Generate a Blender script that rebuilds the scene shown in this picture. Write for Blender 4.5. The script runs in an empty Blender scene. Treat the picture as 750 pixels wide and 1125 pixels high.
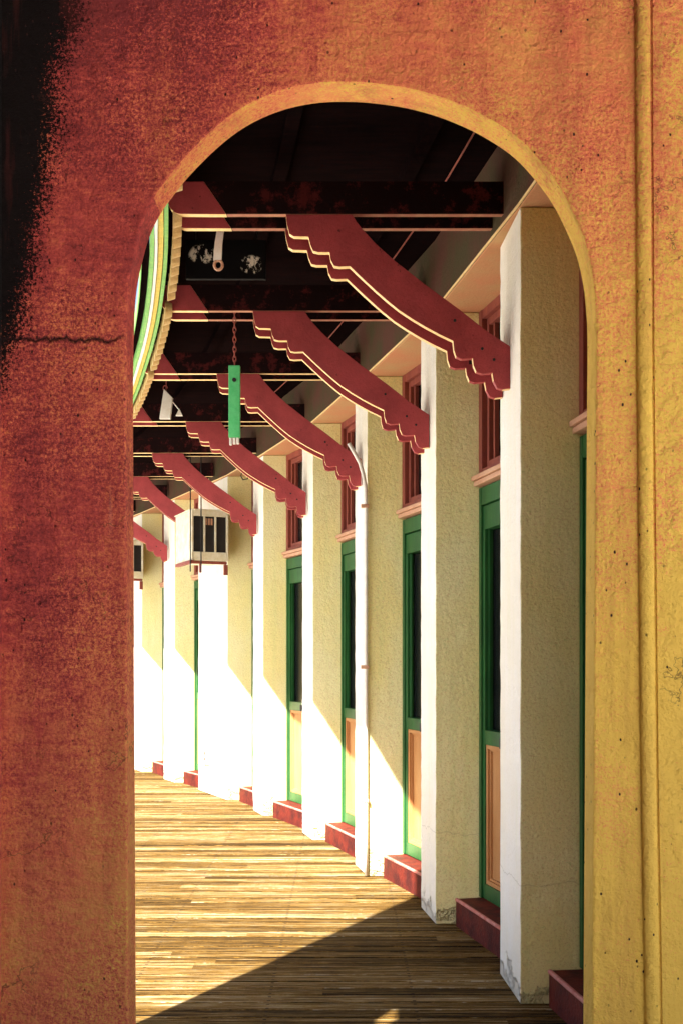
import bpy, bmesh, math, random
from mathutils import Vector, Matrix
random.seed(7)
S = bpy.context.scene
COL = S.collection
# ------------------------------------------------------------------ camera
F = 1250.0            # focal length in photograph pixels (750 wide)
HC = 1.45             # eye height
cd = bpy.data.cameras.new('camera'); cam = bpy.data.objects.new('camera', cd); COL.objects.link(cam)
cam.location = (0, 0, HC); cam.rotation_euler = (math.radians(90), 0, 0)
cd.sensor_fit = 'HORIZONTAL'; cd.sensor_width = 36; cd.lens = 36*F/750.0
cd.shift_y = (726-562.5)/750.0
cd.clip_start = 0.05; cd.clip_end = 3000
S.camera = cam
# ------------------------------------------------------------------ light
SUN = Vector((0.46, 0.89, -1.02))           # direction the light travels
w = bpy.data.worlds.new('World'); S.world = w; w.use_nodes = True
nt = w.node_tree; bg = nt.nodes['Background']
sky = nt.nodes.new('ShaderNodeTexSky'); sky.sky_type = 'NISHITA'; sky.sun_disc = False
elev = math.atan2(1.02, math.hypot(.46, .89))
sky.sun_elevation = elev
sky.sun_rotation = math.atan2(-SUN.x, -SUN.y)
sky.dust_density = 2.5
nt.links.new(sky.outputs[0], bg.inputs[0]); bg.inputs[1].default_value = 0.05
sd = bpy.data.lights.new('sun', 'SUN'); so = bpy.data.objects.new('sun', sd); COL.objects.link(so)
sd.energy = 5.0; sd.angle = math.radians(0.5); sd.color = (1.0, .95, .86)
so.location = (-8, -12, 18)
so.rotation_euler = SUN.to_track_quat('-Z', 'Y').to_euler()
vs = S.view_settings
vs.view_transform = 'Standard'; vs.look = 'None'; vs.exposure = 2.6; vs.gamma = 1.0; vs.use_curve_mapping = False

# ------------------------------------------------------------------ materials
class NT:
    def __init__(s, name):
        s.m = bpy.data.materials.new(name); s.m.use_nodes = True
        s.t = s.m.node_tree; s.b = s.t.nodes['Principled BSDF']
        s.geo = s.t.nodes.new('ShaderNodeNewGeometry')
        s.pos = s.geo.outputs['Position']
    def link(s, a, b): s.t.links.new(a, b)
    def val(s, sock, v):
        if isinstance(v, (int, float)): sock.default_value = v
        elif isinstance(v, tuple): sock.default_value = v if len(v) == len(sock.default_value) else v+(1,)
        else: s.link(v, sock)
    def math(s, op, a, b=0.0, c=None, clamp=False):
        n = s.t.nodes.new('ShaderNodeMath'); n.operation = op; n.use_clamp = clamp
        s.val(n.inputs[0], a); s.val(n.inputs[1], b)
        if c is not None: s.val(n.inputs[2], c)
        return n.outputs[0]
    def scale(s, v, k):
        n = s.t.nodes.new('ShaderNodeVectorMath'); n.operation = 'MULTIPLY'
        s.link(v, n.inputs[0]); n.inputs[1].default_value = k
        return n.outputs[0]
    def noise(s, k=(1, 1, 1), scale=1.0, detail=4, rough=.6, vec=None):
        n = s.t.nodes.new('ShaderNodeTexNoise')
        s.link(s.scale(vec or s.pos, k), n.inputs['Vector'])
        n.inputs['Scale'].default_value = scale; n.inputs['Detail'].default_value = detail
        n.inputs['Roughness'].default_value = rough
        return n.outputs['Fac']
    def voro(s, scale, k=(1, 1, 1)):
        n = s.t.nodes.new('ShaderNodeTexVoronoi'); s.link(s.scale(s.pos, k), n.inputs['Vector'])
        n.inputs['Scale'].default_value = scale
        return n.outputs['Distance'], n.outputs['Color']
    def ramp(s, fac, stops):
        n = s.t.nodes.new('ShaderNodeValToRGB'); s.link(fac, n.inputs[0])
        cr = n.color_ramp
        while len(cr.elements) < len(stops): cr.elements.new(.5)
        for e, (p, c) in zip(cr.elements, stops):
            e.position = p; e.color = (c[0], c[1], c[2], 1) if isinstance(c, tuple) else (c, c, c, 1)
        return n.outputs[0]
    def mix(s, f, a, b, mode='MIX'):
        n = s.t.nodes.new('ShaderNodeMix'); n.data_type = 'RGBA'; n.blend_type = mode
        s.val(n.inputs[0], f); s.val(n.inputs[6], a); s.val(n.inputs[7], b)
        return n.outputs[2]
    def sep(s):
        n = s.t.nodes.new('ShaderNodeSeparateXYZ'); s.link(s.pos, n.inputs[0]); return n.outputs
    def bump(s, h, strength=.4, dist=.01, prev=None):
        n = s.t.nodes.new('ShaderNodeBump'); s.link(h, n.inputs['Height'])
        n.inputs['Strength'].default_value = strength; n.inputs['Distance'].default_value = dist
        if prev: s.link(prev, n.inputs['Normal'])
        return n.outputs[0]
    def out(s, col, rough=.8, normal=None, spec=.3):
        s.val(s.b.inputs['Base Color'], col); s.val(s.b.inputs['Roughness'], rough)
        s.b.inputs['Specular IOR Level'].default_value = spec
        if normal: s.link(normal, s.b.inputs['Normal'])
        return s.m

def paint(name, a, b, rough=.6, scale=6, stretch=(1, 1, 1), bump=.15, spk=.35, spec=.3, dirt=None, bscale=60):
    """worn paint: two tones in patches, fine speckle, chipped bits"""
    n = NT(name)
    big = n.ramp(n.noise(stretch, scale, 5, .65), [(.38, 0.0), (.62, 1.0)])
    c = n.mix(big, a, b)
    fine = n.noise((1, 1, 1), 220, 2, .7)
    dark = tuple(x*.45 for x in a)
    c = n.mix(n.math('MULTIPLY', n.ramp(fine, [(.52, 0.0), (.66, 1.0)]), spk), c, dark)
    if dirt:
        ch = n.ramp(n.noise((1, 1, 1), 22, 6, .7), [(.66, 0.0), (.70, 1.0)])
        c = n.mix(ch, c, dirt)
    nb = n.bump(n.noise((1, 1, 1), bscale, 5, .6), bump, .01)
    return n.out(c, rough, nb, spec)

def pillar_stucco(front=False):
    n = NT('white_front_stucco' if front else 'cream_stucco')
    xyz = n.sep()
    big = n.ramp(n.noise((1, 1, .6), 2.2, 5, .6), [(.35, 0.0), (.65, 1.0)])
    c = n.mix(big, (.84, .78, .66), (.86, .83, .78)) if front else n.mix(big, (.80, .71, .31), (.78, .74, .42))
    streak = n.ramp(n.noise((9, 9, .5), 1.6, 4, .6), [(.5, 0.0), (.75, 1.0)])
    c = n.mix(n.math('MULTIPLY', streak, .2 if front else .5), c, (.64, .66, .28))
    # pink speckle and grime of the sand finish
    sp = n.ramp(n.noise((1, 1, 1), 95, 3, .85), [(.53, 0.0), (.62, 1.0)])
    c = n.mix(n.math('MULTIPLY', sp, .12 if front else .55), c, (.56, .38, .20))
    sp2 = n.ramp(n.noise((1, 1, 1), 70, 3, .85), [(.56, 0.0), (.66, 1.0)])
    c = n.mix(n.math('MULTIPLY', sp2, .08 if front else .5), c, (.44, .52, .22))
    # chips near the foot
    zz = n.math('ADD', xyz[2], n.math('MULTIPLY', n.math('SUBTRACT', n.noise((1, 1, 1), 9, 5, .7), .5), .55))
    foot = n.ramp(zz, [(.02, 1.0), (.10, 0.0)])
    c = n.mix(n.math('MULTIPLY', foot, .42), c, (.34, .28, .19))
    cr = n.math('ABSOLUTE', n.math('SUBTRACT', xyz[2], n.math('ADD', .50, n.math('MULTIPLY', n.math('SUBTRACT', n.noise((1, 1, .2), 5, 4, .6), .5), .12))))
    crm = n.ramp(cr, [(.0015, 1.0), (.004, 0.0)])
    c = n.mix(n.math('MULTIPLY', crm, .35), c, (.25, .2, .12))
    h1 = n.noise((1, 1, 1), 55, 5, .65); h2 = n.noise((1, 1, .5), 7, 4, .6)
    nb = n.bump(h1, .55, .010); nb = n.bump(h2, .35, .03, nb)
    nb = n.bump(n.ramp(zz, [(.03, 0.0), (.09, 1.0)]), .9, .03, nb)
    return n.out(c, .85, nb, .2)

def arch_stucco(name, rib=0.0):
    """aged orange wash: red-brown base coat to the left, golden ochre coat to the right, blending in ragged patches"""
    n = NT(name)
    xyz = n.sep()
    ns = n.noise((1, 1, 1), 1.5, 6, .65)
    st = n.noise((7, 7, .6), 1.3, 5, .62)
    v = n.math('ADD', n.math('MULTIPLY', xyz[0], .30), .505 + rib)  # falloff of light across the wall put into the tone
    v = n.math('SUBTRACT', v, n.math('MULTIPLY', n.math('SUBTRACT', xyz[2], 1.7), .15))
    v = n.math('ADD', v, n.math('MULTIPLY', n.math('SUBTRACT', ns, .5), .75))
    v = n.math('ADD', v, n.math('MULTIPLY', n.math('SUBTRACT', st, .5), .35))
    f = n.noise((1, 1, 1), 105, 3, .9)
    amp = n.math('ADD', .5, n.math('MULTIPLY', n.ramp(n.noise((1, 1, 1), 2.6, 4, .6), [(.38, 0.0), (.62, 1.0)]), 1.5))
    v2 = n.math('ADD', v, n.math('MULTIPLY', n.math('SUBTRACT', f, .5), amp))
    # trowel ridges and coarser patches
    tr = n.noise((1.0, 1, 3.2), 16, 5, .75)
    v2 = n.math('ADD', v2, n.math('MULTIPLY', n.math('SUBTRACT', tr, .5), .55))
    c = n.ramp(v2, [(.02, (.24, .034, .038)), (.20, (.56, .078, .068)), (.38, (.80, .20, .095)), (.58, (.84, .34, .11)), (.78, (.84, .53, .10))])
    # shade of the upper left corner, painted in as a ragged black patch
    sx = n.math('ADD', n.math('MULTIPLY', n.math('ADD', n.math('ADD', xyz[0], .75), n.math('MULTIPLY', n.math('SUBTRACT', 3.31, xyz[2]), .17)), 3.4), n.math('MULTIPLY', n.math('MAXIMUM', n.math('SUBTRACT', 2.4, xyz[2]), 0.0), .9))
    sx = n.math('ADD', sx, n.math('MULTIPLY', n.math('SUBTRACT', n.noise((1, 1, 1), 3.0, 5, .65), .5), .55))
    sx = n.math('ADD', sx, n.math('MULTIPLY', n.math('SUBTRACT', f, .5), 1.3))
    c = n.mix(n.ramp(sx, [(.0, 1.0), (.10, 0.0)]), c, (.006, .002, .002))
    c = n.mix(n.math('MULTIPLY', n.ramp(n.noise((5, 5, .45), 1.6, 5, .65), [(.50, 0.0), (.70, 1.0)]), .35), c, (.30, .05, .04))
    # pits
    d, _ = n.voro(30, (1, 1, .7))
    d = n.math('ADD', d, n.math('MULTIPLY', n.noise((1, 1, 1), 60, 3, .7), .16))
    m = n.ramp(n.noise((1, 1, 1), 3.2, 3, .6), [(.44, 0.0), (.55, 1.0)])
    pit = n.math('MULTIPLY', n.ramp(d, [(.145, 1.0), (.185, 0.0)]), m)
    c = n.mix(pit, c, (.05, .015, .012))
    # crack across the left pier
    wob = n.math('MULTIPLY', n.math('SUBTRACT', n.noise((1, 1, .3), 9, 5, .7), .5), .09)
    cr = n.math('ABSOLUTE', n.math('SUBTRACT', xyz[2], n.math('ADD', 2.355, wob)))
    crm = n.math('MULTIPLY', n.ramp(cr, [(.002, 1.0), (.006, 0.0)]), n.ramp(n.math('MULTIPLY', xyz[0], -1.0), [(.59, 0.0), (.66, 1.0)]))
    c = n.mix(crm, c, (.03, .01, .01))
    e = n.noise((1, 1, 1), 2.2, 6, .6)
    hair = n.math('MULTIPLY', n.ramp(n.math('ABSOLUTE', n.math('SUBTRACT', e, .5)), [(.0015, 1.0), (.004, 0.0)]), n.ramp(n.noise((1, 1, 1), 1.7, 2, .5), [(.52, 0.0), (.58, 1.0)]))
    c = n.mix(n.math('MULTIPLY', hair, .75), c, (.08, .02, .015))
    # pale mineral runs
    run = n.math('MULTIPLY', n.ramp(n.noise((16, 16, .9), 1.0, 3, .5), [(.70, 0.0), (.80, .25)]), n.ramp(n.noise((1, 1, 1), 1.1, 2, .5), [(.5, 0.0), (.6, 1.0)]))
    c = n.mix(run, c, (.62, .45, .33))
    h1 = n.noise((1, 1, 1), 80, 5, .7); h2 = n.noise((1, 1, 1), 13, 5, .6)
    nb = n.bump(h1, 1.0, .012); nb = n.bump(h2, .8, .03, nb)
    nb = n.bump(n.math('SUBTRACT', 1.0, n.math('ADD', pit, crm, clamp=True)), .9, .01, nb)
    return n.out(c, .85, nb, .2)

def plank_mat():
    n = NT('weathered_planks')
    xyz = n.sep()
    PW = .105
    pid = n.math('FLOOR', n.math('DIVIDE', xyz[1], PW))
    wn = n.t.nodes.new('ShaderNodeTexWhiteNoise'); wn.noise_dimensions = '2D'
    cv = n.t.nodes.new('ShaderNodeCombineXYZ'); n.link(pid, cv.inputs[0])
    seg = n.math('FLOOR', n.math('DIVIDE', n.math('ADD', xyz[0], n.math('MULTIPLY', n.math('SINE', n.math('MULTIPLY', pid, 12.9)), 3.0)), 3.6))
    n.link(seg, cv.inputs[1]); n.link(cv.outputs[0], wn.inputs['Vector'])
    r = wn.outputs['Value']
    off = n.t.nodes.new('ShaderNodeCombineXYZ'); n.link(n.math('MULTIPLY', r, 30.0), off.inputs[0])
    ad = n.t.nodes.new('ShaderNodeVectorMath'); ad.operation = 'ADD'; n.link(n.pos, ad.inputs[0]); n.link(off.outputs[0], ad.inputs[1])
    g = n.noise((.9, 62, 1), 1.0, 7, .80, ad.outputs[0])
    g2 = n.noise((5, 330, 1), 1.0, 4, .9, n.pos)
    v = n.math('ADD', n.math('MULTIPLY', g, 1.25), n.math('MULTIPLY', r, .14))
    v = n.math('ADD', v, n.math('MULTIPLY', g2, 1.0))
    c = n.ramp(n.math('SUBTRACT', v, .745), [(.34, (.004, .002, .001)), (.40, (.040, .018, .003)), (.45, (.115, .058, .009)), (.52, (.19, .108, .024)), (.58, (.27, .185, .075)), (.65, (.42, .37, .28))])
    spk = n.ramp(n.noise((30, 160, 1), 1.0, 3, .8), [(.60, 0.0), (.68, 1.0)])
    c = n.mix(n.math('MULTIPLY', spk, .5), c, (.16, .09, .03))
    fx = n.math('ABSOLUTE', n.math('SUBTRACT', n.math('FRACT', n.math('DIVIDE', xyz[0], .62)), .5))
    fy = n.math('ABSOLUTE', n.math('SUBTRACT', n.math('ABSOLUTE', n.math('SUBTRACT', n.math('FRACT', n.math('DIVIDE', xyz[1], PW)), .5)), .27))
    nail = n.math('MULTIPLY', n.math('LESS_THAN', fx, .011), n.math('LESS_THAN', fy, .06))
    c = n.mix(n.math('MULTIPLY', nail, .85), c, (.02, .012, .008))
    nb = n.bump(v, .6, .004)
    return n.out(c, .9, nb, .08)

def green_mat():
    return paint('green_paint', (.010, .072, .018), (.018, .11, .026), .45, 9, (1, 1, .3), .1, .4, .4, (.02, .05, .02))

M = {}
M['stucco'] = pillar_stucco(); M['front'] = pillar_stucco(True)
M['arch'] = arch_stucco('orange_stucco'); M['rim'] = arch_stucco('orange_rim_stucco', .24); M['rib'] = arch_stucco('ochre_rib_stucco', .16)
M['plank'] = plank_mat()
M['reveal'] = paint('ochre_reveal_paint', (.86, .50, .20), (.80, .42, .15), .8, 8, (1, 1, 1), .5, .5, .2, (.45, .16, .07))
M['red'] = paint('crimson_paint', (.40, .056, .062), (.31, .043, .048), .6, 7, (1, 1, 1), .25, .45, .3, (.10, .015, .015))
M['trim'] = paint('cream_trim_paint', (.88, .66, .34), (.85, .56, .24), .6, 30, (1, 1, 1), .1, .15, .3, (.5, .12, .06), 40)
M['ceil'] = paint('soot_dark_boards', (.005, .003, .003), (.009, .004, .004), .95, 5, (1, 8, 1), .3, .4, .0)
M['green'] = green_mat()
M['winred'] = paint('brick_red_joinery', (.20, .045, .035), (.28, .07, .045), .6, 9, (1, 1, .25), .15, .35, .3)
M['beam'] = paint('sooty_maroon_paint', (.013, .004, .004), (.006, .003, .003), .8, 9, (.4, 1, 1), .3, .5, .1)
def shaded_beam():  # near-black red: shade along the beams painted into the colour
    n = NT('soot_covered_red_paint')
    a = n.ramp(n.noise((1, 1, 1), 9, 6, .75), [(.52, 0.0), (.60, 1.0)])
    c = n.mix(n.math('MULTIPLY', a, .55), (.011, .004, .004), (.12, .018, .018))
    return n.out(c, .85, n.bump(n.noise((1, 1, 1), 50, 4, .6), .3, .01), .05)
M['beam'] = shaded_beam()
M['dulltrim'] = paint('dull_pink_trim', (.36, .13, .09), (.42, .20, .12), .6, 20, (1, 1, 1), .1, .3, .2)
M['sill'] = paint('salmon_sill_paint', (.50, .25, .15), (.56, .32, .20), .6, 12, (1, 1, 1), .15, .3, .3, (.22, .08, .05))
M['panel'] = paint('ochre_panel_paint', (.44, .20, .07), (.50, .25, .10), .6, 9, (1, 1, .3), .15, .35, .3, (.4, .15, .05))
M['step'] = paint('red_step_paint', (.13, .015, .008), (.05, .007, .006), .7, 9, (1, 1, 1), .5, .5, .2, (.07, .02, .015))
M['nosing'] = paint('worn_step_edge', (.55, .24, .20), (.45, .12, .09), .7, 20, (1, 1, 1), .4, .4, .2)
M['wall'] = paint('pink_orange_plaster', (.55, .24, .12), (.50, .30, .14), .85, 3, (1, 1, 1), .4, .3, .2)
M['fascia'] = paint('olive_plaster', (.085, .032, .02), (.055, .042, .016), .85, 3, (1, 1, 1), .4, .4, .2)
M['side'] = paint('dark_brown_render', (.10, .035, .025), (.07, .02, .015), .9, 3, (1, 1, 1), .3, .4, .1)
M['white'] = paint('white_enamel', (.80, .77, .70), (.72, .66, .58), .5, 14, (1, 1, 1), .1, .2, .3, (.28, .16, .1))
M['metal'] = paint('cream_enamel', (.76, .72, .58), (.64, .56, .36), .5, 10, (1, 1, 1), .1, .3, .4)
M['black'] = paint('black_metal', (.012, .011, .011), (.02, .015, .015), .5, 20, (1, 1, 1), .1, .2, .3)
M['egreen'] = paint('leaf_green_paint', (.13, .34, .09), (.20, .42, .10), .6, 30, (1, 1, 1), .2, .3, .3, (.03, .08, .02))
M['eyellow'] = paint('mustard_paint', (.62, .44, .08), (.48, .36, .06), .6, 30, (1, 1, 1), .2, .4, .3, (.12, .1, .02))
M['tile'] = paint('buff_tile_glaze', (.66, .46, .20), (.55, .34, .12), .4, 40, (1, 1, 1), .2, .3, .5)
M['roof'] = paint('green_roof_tile', (.03, .12, .06), (.05, .16, .08), .4, 6, (1, 1, 1), .2, .2, .5)
M['ground'] = paint('pale_courtyard_paving', (.78, .76, .72), (.72, .70, .65), .95, 1.2, (1, 1, 1), .4, .4, .1)
M['earth'] = paint('dark_soil_and_turf', (.05, .05, .025), (.08, .06, .035), .95, 1.2, (1, 1, 1), .4, .4, .1)
M['chain'] = paint('rusty_iron', (.40, .10, .07), (.25, .06, .05), .7, 50, (1, 1, 1), .4, .4, .3)
M['signgreen'] = paint('bright_green_enamel', (.07, .46, .14), (.10, .52, .18), .5, 20, (1, 1, 1), .1, .3, .3)
_g = NT('dark_glass'); M['glass'] = _g.out((.006, .007, .008), .22, None, .25)
def patchy():
    n = NT('flaking_dark_board')
    a = n.ramp(n.noise((1, 1, .5), 26, 5, .75), [(.47, 0.0), (.52, 1.0)])
    xyz = n.sep()
    def blob(cx, cz, rx, rz):
        dx = n.math('DIVIDE', n.math('SUBTRACT', xyz[0], cx), rx); dz = n.math('DIVIDE', n.math('SUBTRACT', xyz[2], cz), rz)
        d = n.math('ADD', n.math('MULTIPLY', dx, dx), n.math('MULTIPLY', dz, dz))
        return n.ramp(n.math('ADD', d, n.math('MULTIPLY', n.noise((1, 1, 1), 14, 3, .6), .6)), [(.75, 1.0), (1.0, 0.0)])
    b = n.math('MAXIMUM', blob(-.722, 3.56, .085, .065), blob(-.467, 3.505, .075, .06))
    c = n.mix(n.math('MULTIPLY', a, b), (.004, .003, .003), (.74, .66, .54))
    return n.out(c, .8, None, .1)
M['flaky'] = patchy()

# ------------------------------------------------------------------ helpers
def finish(name, bm, mats, parent=None, bevel=0, smooth=False):
    bmesh.ops.remove_doubles(bm, verts=bm.verts, dist=1e-6)
    bmesh.ops.recalc_face_normals(bm, faces=bm.faces)
    me = bpy.data.meshes.new(name); bm.to_mesh(me); bm.free()
    if not isinstance(mats, (list, tuple)): mats = [mats]
    for m in mats: me.materials.append(m)
    if smooth:
        for p in me.polygons: p.use_smooth = True
    o = bpy.data.objects.new(name, me); COL.objects.link(o)
    if parent:
        o.parent = parent
        r = parent
        m = Matrix.Identity(4)
        while r: m = Matrix.Translation(r.location) @ m; r = r.parent
        o.matrix_parent_inverse = m.inverted() if parent.type == 'EMPTY' else Matrix.Identity(4)
    if bevel:
        b = o.modifiers.new('bevel', 'BEVEL'); b.width = bevel; b.segments = 2; b.limit_method = 'ANGLE'
    return o
def empty(name, loc, label, cat, group=None):
    o = bpy.data.objects.new(name, None); COL.objects.link(o); o.location = loc; o.empty_display_size = .2
    return tag(o, label, cat, group)
def tag(o, label=None, cat=None, group=None, kind=None):
    if label: o['label'] = label
    if cat: o['category'] = cat
    if group: o['group'] = group
    if kind: o['kind'] = kind
    return o
def prism(bm, poly, z0, z1, mi=0):
    """vertical prism over a plan polygon"""
    lo = [bm.verts.new((p[0], p[1], z0)) for p in poly]; hi = [bm.verts.new((p[0], p[1], z1)) for p in poly]
    fs = [bm.faces.new(lo[::-1]), bm.faces.new(hi)]
    for i in range(len(poly)):
        j = (i+1) % len(poly); fs.append(bm.faces.new((lo[i], lo[j], hi[j], hi[i])))
    for f in fs: f.material_index = mi
def box(bm, x0, x1, y0, y1, z0, z1, mi=0):
    prism(bm, [(x0, y0), (x1, y0), (x1, y1), (x0, y1)], z0, z1, mi)
def tube(bm, pts, r, seg=8, mi=0):
    pts = [Vector(p) for p in pts]; rings = []
    up = Vector((.31, .22, .93)).normalized()
    for i, p in enumerate(pts):
        d = (pts[min(i+1, len(pts)-1)] - pts[max(i-1, 0)]).normalized()
        a = d.cross(up).normalized(); b = d.cross(a)
        rings.append([bm.verts.new(p + r*(math.cos(2*math.pi*k/seg)*a + math.sin(2*math.pi*k/seg)*b)) for k in range(seg)])
    for u, v in zip(rings, rings[1:]):
        for k in range(seg):
            bm.faces.new((u[k], u[(k+1) % seg], v[(k+1) % seg], v[k])).material_index = mi
    bm.faces.new(rings[0][::-1]); bm.faces.new(rings[-1])
def board(bm, poly, y0, y1, edge_mi=None):
    """flat board cut to an x-z outline, between depths y0 and y1; downward / left edges take edge_mi"""
    a = [bm.verts.new((p[0], y0, p[1])) for p in poly]; b = [bm.verts.new((p[0], y1, p[1])) for p in poly]
    bm.faces.new(a); bm.faces.new(b[::-1])
    for i in range(len(poly)):
        j = (i+1) % len(poly); f = bm.faces.new((a[i], b[i], b[j], a[j]))
        if edge_mi is not None and (poly[i][2:] or (0,))[0]: f.material_index = edge_mi
class Frame:
    """plan frame along a wall bay: u from a to b, n outward to the walkway"""
    def __init__(s, a, b):
        s.a = Vector((a[0], a[1])); d = Vector((b[0], b[1])) - s.a; s.L = d.length; s.t = d/s.L
        s.n = Vector((-s.t.y, s.t.x))
        if s.n.x > 0: s.n = -s.n
    def p(s, u, n): q = s.a + s.t*u + s.n*n; return (q.x, q.y)
    def box(s, bm, u0, u1, n0, n1, z0, z1, mi=0):
        prism(bm, [s.p(u0, n0), s.p(u1, n0), s.p(u1, n1), s.p(u0, n1)], z0, z1, mi)

def eave(Z): return front_x(Z) - 1.455
def PX(x, Z): return (x-375)/F*Z
def PH(y, Z): return HC + (726-y)/F*Z

# ------------------------------------------------------------------ plan of the curved wall
# (near depth, x near corner, x far corner, width in depth, x where side meets wall), read from the photograph
PIL = [(4.80, 571, 549, .46, 635), (6.25, 478, 462, .42, 525), (7.65, 403, 390, .42, 441), (9.17, 343.5, 332, .42, 374),
       (10.6, 289, 278, .42, 314), (11.8, 250, 218, .96, 276), (13.5, 192, 180, .42, 213), (14.8, 156, 146, .42, 178)]
P = []
P.append(dict(N=(.93, 3.42), Fr=(.885, 3.84), WN=(1.165, 3.42), WF=(1.125, 3.84)))
for Z, xn, xf, wd, xw in PIL:
    N = (PX(xn, Z), Z); Fr = (PX(xf, Z+wd), Z+wd); WN = (PX(xw, Z), Z)
    P.append(dict(N=N, Fr=Fr, WN=WN, WF=(Fr[0]+.235, Z+wd)))
for X, Z in ((-3.35, 16.2), (-4.2, 17.55)):
    P.append(dict(N=(X, Z), Fr=(X-.22, Z+.40), WN=(X+.235, Z), WF=(X+.02, Z+.40)))
BZ = [5.015, 6.40, 7.80, 9.36, 10.78, 12.15, 13.68, 15.0, 16.36]       # near board of every bracket
HB, HBT, HCEIL, HS = 3.42, 3.565, 3.76, 3.365

def front_x(Z):
    """x of the pilaster-front line at depth Z, piecewise linear smoothed"""
    pts = [(p['N'][1], p['N'][0]) for p in P]
    pts = [(0.0, 1.22)] + pts
    def lin(z):
        for (z0, x0), (z1, x1) in zip(pts, pts[1:]):
            if z <= z1 or z1 == pts[-1][0]: return x0 + (x1-x0)*(z-z0)/(z1-z0)
    return sum(lin(Z+d) for d in (-.9, -.45, 0, .45, .9))/5

# ------------------------------------------------------------------ the ground and the boardwalk
def sheet(name, x0, x1, y0, y1, z, mat):
    bm = bmesh.new(); bm.faces.new([bm.verts.new(p) for p in ((x0, y0, z), (x1, y0, z), (x1, y1, z), (x0, y1, z))])
    return tag(finish(name, bm, mat), kind='structure')
sheet('ground', -1500, 1500, -1500, 1500, -.124, M['earth'])  # unseen ground kept dark to hold back bounce on the pilaster sides
sheet('courtyard_paving', -16, 4, 4.0, 30, -.120, M['ground'])  # unseen pale sheet added to bounce sun onto the pilaster fronts
sheet('forecourt_paving', -1.4, 12, -14, 3.9, -.120, M['ground'])  # unseen pale sheet added to bounce sun onto the arch wall
bm = bmesh.new()
PW = .105
k0 = int(-3.5/PW)
for k in range(k0, int(19/PW)):
    y0 = k*PW + .004 + random.uniform(0, .002); y1 = (k+1)*PW - .004
    z = random.uniform(-.0025, 0)
    box(bm, (eave(max(y0, 3.0)) if y0 > 3 else -.5) - 1.0 + random.uniform(-.012, .012), front_x(max(y0, 0)) + .35, y0, y1, -.035 + z, z)
tag(finish('boardwalk', bm, M['plank']), kind='structure')

# ------------------------------------------------------------------ the long curved building
B = empty('arcade_building', (1.2, 3.42, 0), 'long curved building with cream pilasters, green doors and red stepped brackets along the boardwalk', 'building')

# wall bands seen beside doors (solid wall behind everything)
bm = bmesh.new()
chain = []
for p in P: chain += [p['WN'], p['WF']]
for a, b in zip(chain, chain[1:]):
    fr = Frame(a, b); fr.box(bm, -.02, fr.L+.02, -.30, -.10, 0, 5.2)
finish('wall', bm, M['wall'], B)

for i, p in enumerate(P):
    bm = bmesh.new()
    N, Fr, WN, WF = p['N'], p['Fr'], p['WN'], p['WF']
    prism(bm, [N, (WN[0], WN[1]), (WN[0]+.16, WN[1]+.02), (WF[0]+.16, WF[1]-.02), WF, Fr], 0, HS)
    bmesh.ops.recalc_face_normals(bm, faces=bm.faces)
    vert = [e for e in bm.edges if abs(e.verts[0].co.z-e.verts[1].co.z) > 1]
    bmesh.ops.subdivide_edges(bm, edges=vert, cuts=60, use_grid_fill=False)
    for v in bm.verts:      # hand-trowelled arrises
        v.co.x += random.uniform(-1, 1)*.0016; v.co.y += random.uniform(-1, 1)*.0016
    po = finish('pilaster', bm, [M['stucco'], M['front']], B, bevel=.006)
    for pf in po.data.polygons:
        if pf.normal.x < -.75: pf.material_index = 1  # front faces take a whiter tone, daylight painted into the stucco

# entablature over the pilasters and its soffit
bm = bmesh.new()
for a, b in zip(P, P[1:]):
    A, Bn = a['N'], b['N']
    prism(bm, [(A[0]-.004, A[1]), (Bn[0]-.004, Bn[1]), (b['WN'][0]+.1, b['WN'][1]), (a['WN'][0]+.1, a['WN'][1])], HS+.002, HCEIL+.3)
eo = finish('entablature', bm, [M['fascia'], M['wall']], B, bevel=.008)
for pf in eo.data.polygons:
    if pf.normal.z < -.5: pf.material_index = 1
bm = bmesh.new()
for a, b in zip(P, P[1:]):
    fr = Frame((a['N'][0]-.004, a['N'][1]), (b['N'][0]-.004, b['N'][1]))
    fr.box(bm, .002, fr.L-.002, .001, .007, HS+.004, HS+.014)
finish('drip_bead', bm, M['trim'], B)

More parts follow.
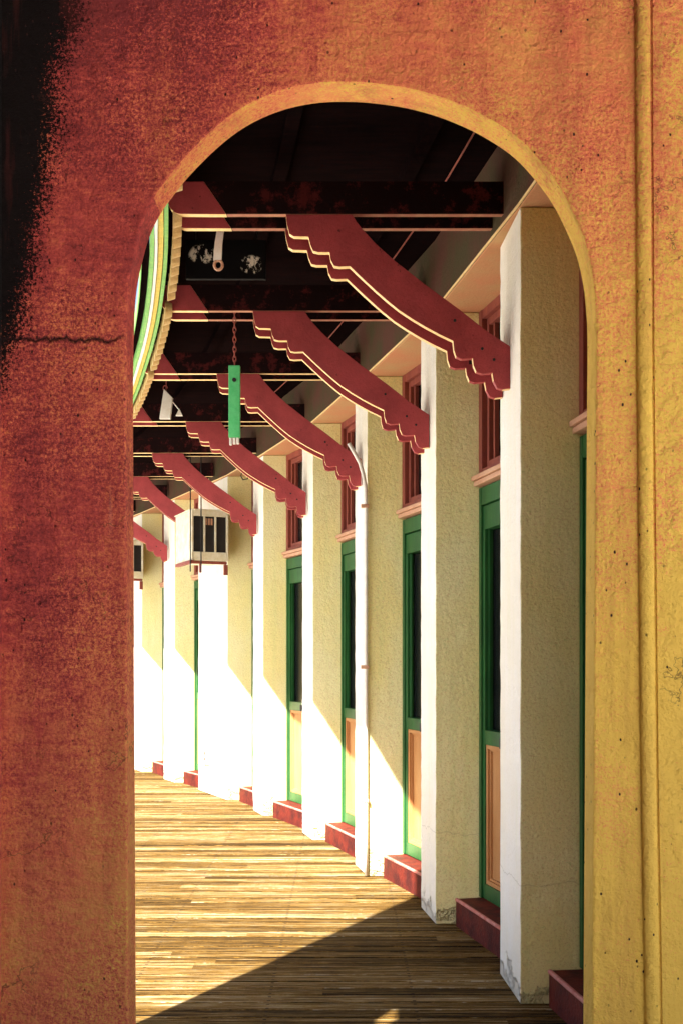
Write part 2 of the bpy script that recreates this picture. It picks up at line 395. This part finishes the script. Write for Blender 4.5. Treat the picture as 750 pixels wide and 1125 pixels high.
def door(a, b):
    fr = Frame(a, b); L = fr.L
    g = bmesh.new()
    J = .035
    z0 = .155
    fr.box(g, 0, J, -.10, -.004, z0, 2.395); fr.box(g, L-J, L, -.10, -.004, z0, 2.395)
    fr.box(g, J, L-J, -.10, -.006, 2.30, 2.395)                 # head
    fr.box(g, J, L-J, -.10, -.016, 2.165, 2.292)                # top rail
    fr.box(g, J, J+.035, -.10, -.014, z0, 2.165); fr.box(g, L-J-.035, L-J, -.10, -.014, z0, 2.165)
    fr.box(g, J+.035, L-J-.035, -.10, -.0145, .995, 1.072)       # lock rail
    fr.box(g, J+.035, L-J-.035, -.10, -.0145, z0, .235)          # bottom rail
    c = L/2
    fr.box(g, c-.045, c+.045, -.10, -.012, .235, .995); fr.box(g, c-.045, c+.045, -.10, -.012, 1.072, 2.165)
    for u0, u1 in ((J+.035, c-.045), (c+.045, L-J-.035)):
        fr.box(g, u0, u0+.012, -.05, -.034, 1.072, 2.165); fr.box(g, u1-.012, u1, -.05, -.034, 1.072, 2.165)
    d = finish('door', g, M['green'], B, bevel=.003)
    for u0, u1 in ((J+.037, c-.047), (c+.047, L-J-.037)):
        g = bmesh.new(); fr.box(g, u0, u1, -.075, -.06, 1.074, 2.163); finish('pane', g, M['glass'], d)
        g = bmesh.new()
        fr.box(g, u0, u1, -.075, -.045, .237, .993)
        for t0, t1, n1 in ((0, .022, -.020), (.022, .034, -.034)):
            fr.box(g, u0+t0, u0+t1, -.045, n1, .237+t0, .993-t0); fr.box(g, u1-t1, u1-t0, -.045, n1, .237+t0, .993-t0)
            fr.box(g, u0+t1, u1-t1, -.045, n1-.0006, .237+t0, .237+t1); fr.box(g, u0+t1, u1-t1, -.045, n1-.0006, .993-t1, .993-t0)
        finish('lower_panel', g, M['panel'], d)
    g = bmesh.new(); fr.box(g, c+.045+.0, c+.06, -.012, .03, 1.02, 1.035); fr.box(g, c+.03, c+.06, .03, .045, 1.0, 1.055)
    finish('handle', g, M['black'], d, bevel=.003)

def window(a, b):
    fr = Frame(a, b); L = fr.L
    g = bmesh.new(); z0, z1 = 2.462, HS-.001
    fr.box(g, 0, .05, -.10, -.002, z0, z1); fr.box(g, L-.05, L, -.10, -.002, z0, z1)
    fr.box(g, .05, L-.05, -.10, -.004, z1-.05, z1); fr.box(g, .05, L-.05, -.10, -.004, z0, z0+.035)
    fr.box(g, .055, .085, -.10, -.03, z0+.035, z1-.05); fr.box(g, L-.085, L-.055, -.10, -.03, z0+.035, z1-.05)
    fr.box(g, .085, L-.085, -.10, -.031, z1-.09, z1-.05); fr.box(g, .085, L-.085, -.10, -.031, z0+.035, z0+.075)
    n = 3
    for k in range(1, n):
        u = .085 + (L-.17)*k/n; fr.box(g, u-.022, u+.022, -.10, -.032, z0+.075, z1-.09)
    fr.box(g, .115, .135, -.10, -.045, z0+.075, z1-.09); fr.box(g, L-.135, L-.115, -.10, -.045, z0+.075, z1-.09)
    wn = finish('transom_window', g, M['winred'], B, bevel=.003)
    for k in range(n):
        u0 = .087+(L-.17)*k/n + (.02 if k else 0); u1 = .083+(L-.17)*(k+1)/n - (.02 if k < n-1 else 0)
        g = bmesh.new(); fr.box(g, u0, u1, -.085, -.07, z0+.077, z1-.092); finish('pane', g, M['glass'], wn)
    g = bmesh.new()
    fr.box(g, -.0, L+.0, -.10, .028, 2.405, 2.432); fr.box(g, -.0, L+.0, -.10, .042, 2.434, 2.459)
    finish('sill', g, M['sill'], wn, bevel=.004)

for a, b in zip(P, P[1:]):
    A, Bn = (a['WF'][0], a['WF'][1]+.001), (b['WN'][0], b['WN'][1]-.001)
    door(A, Bn); window(A, Bn)
    fr = Frame(A, Bn)
    g = bmesh.new()
    pl = [fr.p(0, .132), fr.p(fr.L, .132), fr.p(fr.L, -.10), fr.p(0, -.10)]
    prism(g, pl, -.02, .150)
    st = finish('door_step', g, M['step'], B, bevel=.012)
    g = bmesh.new(); fr.box(g, .004, fr.L-.004, .118, .1365, .136, .1535)
    finish('nosing', g, M['nosing'], st, bevel=.006)

# beams and stepped brackets: two cut boards with a gap
K = .004012
CURVE = [(318, 235), (319.5, 246), (322, 256), (327, 259), (343, 259.5), (345, 268), (348, 275), (354, 276.5), (366, 276.5), (367.5, 285), (371, 291.5), (377, 292.5), (388.5, 292),
         (402, 305), (416, 318), (429, 329.5), (442, 340), (457, 350), (472, 359), (487, 367), (501.6, 374), (502.5, 384), (505, 391.5), (511, 394), (523, 393), (524, 401), (527, 408), (533, 410), (544.5, 409),
         (546, 418), (550, 425.5), (556, 427.5), (565, 426.5)]
TOP = [(565, 380.5), (536, 361), (508, 339), (470, 311), (438, 286), (418, 268), (403, 252), (396, 243), (391, 235)]
for i, z in enumerate(BZ):
    xe = front_x(z)
    p = P[i+1]
    t = (z + .09 - p['N'][1])/(p['Fr'][1]-p['N'][1])
    xe = p['N'][0] + (p['Fr'][0]-p['N'][0])*min(max(t, 0), 1)
    xl = xe - 1.445
    j = lambda s=.0008: random.uniform(-s, s)
    brs = []
    for dy, dx in ((0, .006), (.165, -.006)):
        end = [(xl - .062*math.sin(q/8*math.pi/2), HB + .075*(1-math.cos(q/8*math.pi/2)), 1) for q in range(9)]
        g = bmesh.new(); xc = xl + .17 + random.uniform(0, .05)
        board(g, [(xe+dx, HB, 0), (xe+dx, HBT, 0), (xc-.10, HBT, 0), (xc, HB, 1)], z+dy, z+dy+.034, 1)
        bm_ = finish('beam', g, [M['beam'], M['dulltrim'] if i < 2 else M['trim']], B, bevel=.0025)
        g = bmesh.new()
        board(g, [(xc-.001, HB-.001, 1), (xc-.101, HBT, 0), (xl-.062, HBT, 1)] + [(e[0], e[1], 1) for e in end[::-1]], z+dy-.001, z+dy+.035, 1)
        finish('beam_end', g, [M['red'], M['trim']], bm_, bevel=.0025)  # red end paints the lit stretch next to the eave
        h = bmesh.new()
        q = [(xe+dx+(x-565)*K, HB-(y-235)*K-.0012, 1) for x, y in CURVE] + [(xe+dx+(x-565)*K, HB-(y-235)*K-.0012, 0) for x, y in TOP]
        q[len(CURVE)-1] = q[len(CURVE)-1][:2] + (0,)
        for k in (22, 23, 26, 27, 29, 30): q[k] = q[k][:2] + (0,)
        board(h, q, z+dy+.0005, z+dy+.0345, 1)
        brs.append(finish('bracket', h, [M['red'], M['trim']], B, bevel=.0025))
    g = bmesh.new(); box(g, xl+.25, xl+.33, z+.036, z+.163, HB+.05, HBT-.01); finish('spacer_block', g, M['beam'], B)
    g = bmesh.new(); box(g, xe-.16, xe-.10, z+.036, z+.163, HB-.62, HB-.56); finish('spacer_block', g, M['beam'], B)
    for (px, py) in ((548, 395), (535, 383), (505, 352)):
        x = xe+(px-565)*K; hh = HB-(py-235)*K
        g = bmesh.new(); tube(g, [(x, z-.004, hh), (x, z+.205, hh)], .0065, 8)
        finish('bolt', g, M['black'], brs[0])

# ceiling boards, following the curve, and the eave
EZ = [3.34 + .30*k for k in range(48)]
bm = bmesh.new()
for a, b in zip(EZ, EZ[1:]):
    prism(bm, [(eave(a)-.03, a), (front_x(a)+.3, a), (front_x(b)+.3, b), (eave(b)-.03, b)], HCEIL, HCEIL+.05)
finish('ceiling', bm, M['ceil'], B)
bm = bmesh.new()
for k in range(60):      # purlins under the ceiling, following the curve
    pass
for off in (-.35, -.95):
    for a, b in zip(EZ, EZ[1:]):
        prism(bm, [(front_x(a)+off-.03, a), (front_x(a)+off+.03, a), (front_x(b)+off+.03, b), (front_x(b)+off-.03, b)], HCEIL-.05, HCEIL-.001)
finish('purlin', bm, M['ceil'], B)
# conduit under the ceiling
bm = bmesh.new()
tube(bm, [(front_x(z)-.15, z, HCEIL-.02) for z in EZ[:40]], .0045, 6)
finish('conduit', bm, M['winred'], B)

def strip(o0, o1, z0, z1, name, mat, zt=None):
    bm = bmesh.new()
    for a, b in zip(EZ, EZ[1:]):
        prism(bm, [(eave(a)-o0, a), (eave(b)-o0, b), (eave(b)-o1, b), (eave(a)-o1, a)], z0, z1)
    finish(name, bm, mat, B)
strip(-.028, .002, HBT+.002, HCEIL-.001, 'soffit_board', M['ceil'])
strip(.004, .014, HB+.075, HBT-.01, 'tile_backing_board', M['ceil'])
strip(.018, .036, HB+.004, HBT, 'fascia_board', M['egreen'])
strip(.040, .064, HB+.016, HBT-.01, 'mustard_board', M['eyellow'])
strip(.067, .080, HB+.010, HBT, 'white_board', M['white'])
strip(.083, .104, HB+.030, HBT+.001, 'fascia_board', M['egreen'])
strip(.106, .140, HB+.075, HBT+.002, 'gutter_back', M['ceil'])
strip(.142, .147, HB+.060, HBT+.001, 'gutter_lip', M['egreen'])
strip(.004, .040, HBT+.001, HCEIL+.06, 'fascia_back', M['ceil'])
# scalloped tile ends
bm = bmesh.new()
z = 3.4
zi = 0
while z < 17.2:
    if any(b-.21 < z < b+.005 for b in BZ):
        if len(bm.verts): finish('tile_row', bm, M['tile'], B); bm = bmesh.new()
        z += .064; continue
    x = eave(z); dx = (eave(z+.05)-eave(z-.05))/.1
    d = Vector((dx, 1, 0)).normalized(); nrm = Vector((d.y, -d.x, 0))
    c = Vector((x+.012, z, HB+.008)) ; r = .052
    ring0 = []; ring1 = []
    for k in range(14):
        a = 2*math.pi*k/14
        off = d*(r*math.cos(a)) + Vector((0, 0, r*math.sin(a)))
        ring0.append(bm.verts.new(c+off*.72+nrm*.030)); ring1.append(bm.verts.new(c+off-nrm*.010))
    bm.faces.new(ring0); bm.faces.new(ring1[::-1])
    for k in range(14): bm.faces.new((ring0[k], ring1[k], ring1[(k+1) % 14], ring0[(k+1) % 14]))
    z += .128
finish('tile_row', bm, M['tile'], B)
# roof above
bm = bmesh.new()
for a, b in zip(EZ, EZ[1:]):
    f = [bm.verts.new((eave(a)-.045, a, HCEIL+.065)), bm.verts.new((eave(b)-.045, b, HCEIL+.065)), bm.verts.new((front_x(b)+.3, b, 4.35)), bm.verts.new((front_x(a)+.3, a, 4.35))]
    bm.faces.new(f)
o = finish('roof', bm, M['roof'], B)
sm = o.modifiers.new('thick', 'SOLIDIFY'); sm.thickness = .03; sm.offset = 1

# ------------------------------------------------------------------ arch wall the photo looks through
AZ = 3.2; AT = .12; A = AZ/F
def ax(x): return (x-375)*A
def ah(y): return HC + (726-y)*A
AW = empty('arch_wall', (0, AZ, 0), 'weathered orange and red stucco wall pierced by the tall round arch in front', 'wall')
PTS = [(142, 1700), (142, 1125), (140, 800), (138, 440), (138.5, 380), (140, 330), (142, 306), (145, 288), (149, 270), (154.5, 250), (162, 231), (172, 213), (183, 198), (197, 180), (215, 160.5), (236, 140.5), (259, 122.5), (284, 108.5),
       (315, 97), (350, 90.5), (385, 89.5), (414, 91.5), (450, 97), (486, 107), (520, 121), (547, 136), (572, 154), (596, 180), (616, 208), (632, 240), (643, 268), (650, 300), (653.5, 335), (654.5, 370), (654, 440), (651, 800), (649, 1125), (649, 1700)]
def crom(pts, n=4):
    out = []
    for i in range(len(pts)-1):
        p0, p1, p2, p3 = pts[max(i-1, 0)], pts[i], pts[i+1], pts[min(i+2, len(pts)-1)]
        for k in range(n):
            t = k/n
            out.append(tuple(.5*((2*p1[c]) + (-p0[c]+p2[c])*t + (2*p0[c]-5*p1[c]+4*p2[c]-p3[c])*t*t + (-p0[c]+3*p1[c]-3*p2[c]+p3[c])*t**3) for c in (0, 1)))
    out.append(pts[-1]); return out
inner = [PTS[0]] + crom(PTS[3:-3], 4) + [PTS[-1]]
inn = [(ax(x), max(ah(y), 0)) for x, y in inner]
XL, XR, ZT = -1.46, 2.6, 4.7
bm = bmesh.new()
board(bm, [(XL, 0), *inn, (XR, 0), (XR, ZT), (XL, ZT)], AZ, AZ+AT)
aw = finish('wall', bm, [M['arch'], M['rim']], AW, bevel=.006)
for pf in aw.data.polygons:
    if abs(pf.normal.y) < .1 and XL+.1 < pf.center.x < XR-.1 and pf.normal.x < .86 and .05 < pf.center.z < ZT-.05: pf.material_index = 1  # lighter tone paints bounce light on the top and right reveal
# raised rib on the right, flat strip either side; pier return on the left edge
def rib(pts, wpx, prot, name):
    bm = bmesh.new()
    prof = []
    for k in range(9):
        a = math.pi*k/8; prof.append((-math.cos(a)*.5, math.sin(a)**.7 if math.sin(a) > 0 else 0))
    rows = []
    for (x, y) in pts:
        xx = ax(x) ; z = max(ah(y), 0); ww = wpx*A
        rows.append([bm.verts.new((xx+c*ww, AZ+.002-prot*s, z)) for c, s in prof])
    for r0, r1 in zip(rows, rows[1:]):
        for k in range(8): bm.faces.new((r0[k], r0[k+1], r1[k+1], r1[k]))
    finish(name, bm, M['rib'], AW, smooth=True)
rp = [(705, -120), (705, 0), (705.5, 120), (706.5, 250), (707, 400), (708.5, 550), (710, 700), (711.5, 850), (714, 1000), (716, 1125), (717, 1300), (717, 1700)]
rib(rp, 17, .020, 'rib_moulding')
bm = bmesh.new()      # rougher render panel standing slightly proud right of the rib
pl = [(ax(x+11), max(ah(y), 0)) for x, y in rp]
a = [bm.verts.new((x, AZ-.006, z)) for x, z in pl]; b = [bm.verts.new((x+.7, AZ-.006, z)) for x, z in pl]; c = [bm.verts.new((x, AZ+.002, z)) for x, z in pl]
for k in range(len(pl)-1):
    bm.faces.new((a[k], a[k+1], b[k+1], b[k])); bm.faces.new((a[k], a[k+1], c[k+1], c[k]))
finish('render_coat', bm, M['arch'], AW)
bm = bmesh.new()      # left edge bead
box(bm, ax(-14), ax(2.5), AZ-.035, AZ+.002, 0, ZT-.1)
finish('corner_bead', bm, M['arch'], AW, bevel=.006)

# unseen side wall and roof added around the camera to block the sun
PR = empty('porch', (-1.46, 0, 0), 'dark rendered side wall and flat roof of the porch in front of the arch', 'porch')
bm = bmesh.new()      # thin unseen side wall; square opening cut to throw a sun patch on the deck
box(bm, -1.10, -1.06, -2.5, 2.05, 0, ZT); box(bm, -1.10, -1.06, 2.262, AZ-.036, 0, ZT)
box(bm, -1.10, -1.06, 2.05, 2.262, 0, 2.66); box(bm, -1.10, -1.06, 2.05, 2.262, 2.93, ZT)
bmesh.ops.remove_doubles(bm, verts=bm.verts, dist=1e-5)
finish('side_wall', bm, M['side'], PR)
bm = bmesh.new(); box(bm, -1.055, 2.6, -1.6, AZ-.003, 3.36, 3.5); finish('roof', bm, M['ceil'], PR)  # unseen roof added to block the sun
bm = bmesh.new(); box(bm, 2.3, 2.5, -1.6, -1.4, 0, 3.358); finish('post', bm, M['stucco'], PR)

# ------------------------------------------------------------------ things on and under the beams
def hang_board():
    Z = 6.52; x0, x1 = PX(251.5, Z), PX(264, Z); top, bot = PH(402, Z), PH(481, Z)
    r = empty('hanging_board', ((x0+x1)/2, Z, bot), 'narrow bright green board hanging on a rusty chain from the second beam', 'hanging board')
    g = bmesh.new(); box(g, x0, x1, Z-.018, Z+.018, bot, top); finish('board', g, M['signgreen'], r, bevel=.003)
    g = bmesh.new(); xm = (x0+x1)/2; hz = PH(418, Z)
    tube(g, [(xm, Z-.022, hz), (xm, Z-.017, hz)], .012, 12); finish('bolt_head', g, M['black'], r)
    for k in range(3):
        g = bmesh.new(); box(g, x0+.004+k*.020, x0+.018+k*.020, Z-.014, Z+.014, bot-.045+random.uniform(0, .012), bot-.001)
        finish('clip', g, M['white'], r, bevel=.002)
    g = bmesh.new(); z = top; k = 0
    while z < HB + .06:
        pts = []
        for q in range(11):
            a = 2*math.pi*q/10
            cx, cz = .0085*math.cos(a), .019*math.sin(a)
            pts.append((xm+(cx if k % 2 else 0)+random.uniform(-.0006, .0006), Z+(0 if k % 2 else cx), z+.012+cz))
        tube(g, pts, .0032, 5); z += .028; k += 1
    finish('chain', g, M['chain'], r)
hang_board()

Z = 5.30      # white bar with an eye, hung from the first beam
r = empty('hanging_bar', (PX(240, Z), Z, PH(296, Z)), 'white painted metal bar with an eye at its lower end, hanging below the first beam', 'metal bar')
g = bmesh.new()
xs = [(246, 233, 3.6), (244, 250, 5), (241.5, 268, 5.5), (240.5, 286, 6)]
for (xa, ya, wa), (xb, yb, wb) in zip(xs, xs[1:]):
    a0, a1 = PX(xa-wa/1, Z), PX(xa+wa/2, Z); b0, b1 = PX(xb-wb/1, Z), PX(xb+wb/2, Z)
    f = [(a0, PH(ya, Z)), (a1, PH(ya, Z)), (b1, PH(yb, Z)), (b0, PH(yb, Z))]
    lo = [g.verts.new((x, Z-.008, z)) for x, z in f]; hi = [g.verts.new((x, Z+.008, z)) for x, z in f]
    g.faces.new(lo); g.faces.new(hi[::-1])
    for q in range(4):
        if q in (1, 3): g.faces.new((lo[q], lo[(q+1) % 4], hi[(q+1) % 4], hi[q]))
finish('bar', g, M['white'], r)
g = bmesh.new(); cx, cz = PX(240, Z), PH(291, Z)
tube(g, [(cx+.019*math.cos(q*math.pi/8), Z, cz+.022*math.sin(q*math.pi/8)) for q in range(17)], .007, 8)
finish('eye', g, M['sill'], r, smooth=True)

Z = 5.9       # dark board with two white patches behind the first beam
g = bmesh.new()
box(g, PX(204, Z), PX(292, Z), Z, Z+.03, PH(306, Z), PH(263, Z))
o = tag(finish('hanging_sign', g, M['flaky'], bevel=.004), 'dark hanging sign board with patches of flaking white paint behind the white bar', 'sign board')
r = o
for px in (215, 282):
    g = bmesh.new(); tube(g, [(PX(px, Z), Z+.015, PH(264, Z)), (PX(px, Z), Z+.015, HCEIL)], .003, 6)
    finish('hanger_wire', g, M['black'], o)

Z = 8.7       # pale tag hanging between the third and the fourth beam
g = bmesh.new()
f = [(180, 427), (189.5, 437), (187, 460), (175, 460)]
lo = [g.verts.new((PX(x, Z), Z, PH(y, Z))) for x, y in f]; hi = [g.verts.new((PX(x, Z)+.004, Z+.022, PH(y, Z))) for x, y in f]
g.faces.new(lo); g.faces.new(hi[::-1])
for q in range(4): g.faces.new((lo[q], lo[(q+1) % 4], hi[(q+1) % 4], hi[q]))
o = tag(finish('hanging_tag', g, M['white'], bevel=.002), 'small cream slant-topped tag hanging near the eave behind the third beam', 'tag')
g = bmesh.new()
tube(g, [(PX(181.5, Z)+.02*math.cos(q*math.pi/8)*.8, Z+.01, PH(426, Z)+.02*math.sin(q*math.pi/8)) for q in range(14)] + [(PX(183, Z), Z+.01, HCEIL)], .004, 6)
finish('hook', g, M['chain'], o)
g = bmesh.new()
f = [(196, 447), (199.5, 455), (192, 455)]
lo = [g.verts.new((PX(x, Z), Z+.05, PH(y, Z))) for x, y in f]; hi = [g.verts.new((PX(x, Z), Z+.07, PH(y, Z))) for x, y in f]
g.faces.new(lo); g.faces.new(hi[::-1])
for q in range(3): g.faces.new((lo[q], lo[(q+1) % 3], hi[(q+1) % 3], hi[q]))
tube(g, [(PX(195.5, Z), Z+.06, PH(448, Z)), (PX(189, Z), Z+.06, PH(440, Z)), (PX(183, Z), Z+.015, PH(433, Z))], .004, 6)
finish('corner_piece', g, M['white'], o)

# pipe down the third pilaster
p = P[3]; zf = p['N'][1] - .022; xn = p['N'][0]
g = bmesh.new()
def pt(x, y, z=None): z = z or zf; return (PX(x, z), z, PH(y, z))
tube(g, [pt(383, 487), pt(389, 497), pt(395, 508), pt(399, 521), pt(401.5, 536), pt(402, 560), pt(402, 640), pt(402, 735), pt(402, 820), pt(402, 900), (PX(402, zf), zf, .01)], .013, 10)
o = tag(finish('drain_pipe', g, M['white'], smooth=True), 'thin white pipe running down the corner of the third pilaster from its bracket', 'pipe')
for y in (556, 733, 880):
    g = bmesh.new(); x, yy, z = pt(402, y); box(g, x-.035, x+.019, yy-.016, yy+.020, z-.012, z+.012)
    finish('pipe_clip', g, M['sill'], o, bevel=.003)

# window air conditioners bolted out over the pilasters
def aircon(near, top, label, s=1.0):
    X, Zc = near
    t = Vector((-.39, .92)).normalized(); n = Vector((-t.y, t.x)); 
    if n.x > 0: n = -n
    # near-left corner at (X, Zc); body runs back along t and in towards the wall along -n
    W, D, H = .62*s, .385*s, .50*s
    def q(u, v): a = Vector((X, Zc)) + t*u - n*v; return (a.x, a.y)
    zb = top-H
    r = empty('air_conditioner', (X, Zc, zb), label, 'air conditioner', 'air conditioners bolted over the doorways')
    def bx(g, u0, u1, v0, v1, z0, z1): prism(g, [q(u0, v0), q(u1, v0), q(u1, v1), q(u0, v1)], z0, z1)
    g = bmesh.new()
    e = .03
    bx(g, .04, W, 0, D, zb, top)
    bx(g, 0, .0395, 0, .022, zb, top); bx(g, 0, .0395, D-.018, D, zb, top)
    bx(g, 0, .0395, .0225, D-.0185, top-.055, top); bx(g, 0, .0395, .0225, D-.0185, zb, zb+.085)
    bx(g, -.012, W+.01, -.012, D+.004, top+.001, top+.012)
    finish('casing', g, M['metal'], r, bevel=.005)
    g = bmesh.new(); bx(g, .036, .0398, .023, D-.019, zb+.086, top-.056); finish('coil', g, M['black'], r)
    for k in (1, 2):
        g = bmesh.new(); v = .0225+(D-.041)*k/3; bx(g, .004, .034, v-.008, v+.008, zb+.086, top-.056); finish('grille_bar', g, M['metal'], r, bevel=.002)
    for k in range(3):
        g = bmesh.new(); v = D*.50+k*.028; bx(g, .028, .0355, v-.04, v-.022, top-.14, top-.075); finish('vane', g, M['sill'], r)
    g = bmesh.new()
    bx(g, -.02, W*.9, -.02, .02, zb-.035, zb-.002); bx(g, .05, .09, -.01, D, zb-.030, zb-.003)
    bx(g, .05, .08, .10, .12, zb-.12, zb-.03); bx(g, .02, .05, D-.04, D, zb-.14, zb-.036)
    finish('support_frame', g, M['winred'], r, bevel=.003)
    for v in (-.02, .09):
        g = bmesh.new(); a = q(-.03, v); tube(g, [(a[0], a[1], zb-.12), (a[0], a[1], HCEIL-.01)], .006, 6)
        finish('hanger_cable', g, M['black'], r)
    return r
Z = 11.35
aircon((PX(210.5, Z), Z), PH(560, Z), 'pale box air conditioner with open dark grille hung over the sixth pilaster')
Z = 14.3
aircon((PX(126, Z), Z), PH(593, Z), 'farthest air conditioner, mostly hidden behind the left pier of the arch', .95)

# socket box low on the wide sixth pilaster
p = P[6]; fr = Frame(p['N'], p['Fr'])
u = .70; zc = .40
r = empty('socket_box', (*fr.p(u, 0), zc-.1), 'small white socket box with two dark holes, low on the wide pilaster', 'socket box')
g = bmesh.new(); fr.box(g, u-.10, u+.10, .001, .03, zc-.08, zc+.08); finish('box', g, M['white'], r, bevel=.006)
for dz in (-.022, .040):
    g = bmesh.new(); c = fr.p(u, .028); d = fr.p(u, .036)
    tube(g, [(c[0], c[1], zc+dz), (d[0], d[1], zc+dz)], .022, 10); finish('socket', g, M['chain'], r)

# small iron hook on the fascia by the fifth pilaster
Z = 10.3
g = bmesh.new()
pts = [(272, 515), (274, 521), (272, 526), (267, 527), (264.5, 523), (266, 519.5)]
tube(g, [(PX(x, Z), Z, PH(y, Z)) for x, y in pts] , .006, 6)
tag(finish('iron_hook', g, M['black']), 'small curled black iron hook beside the fourth bracket', 'hook')
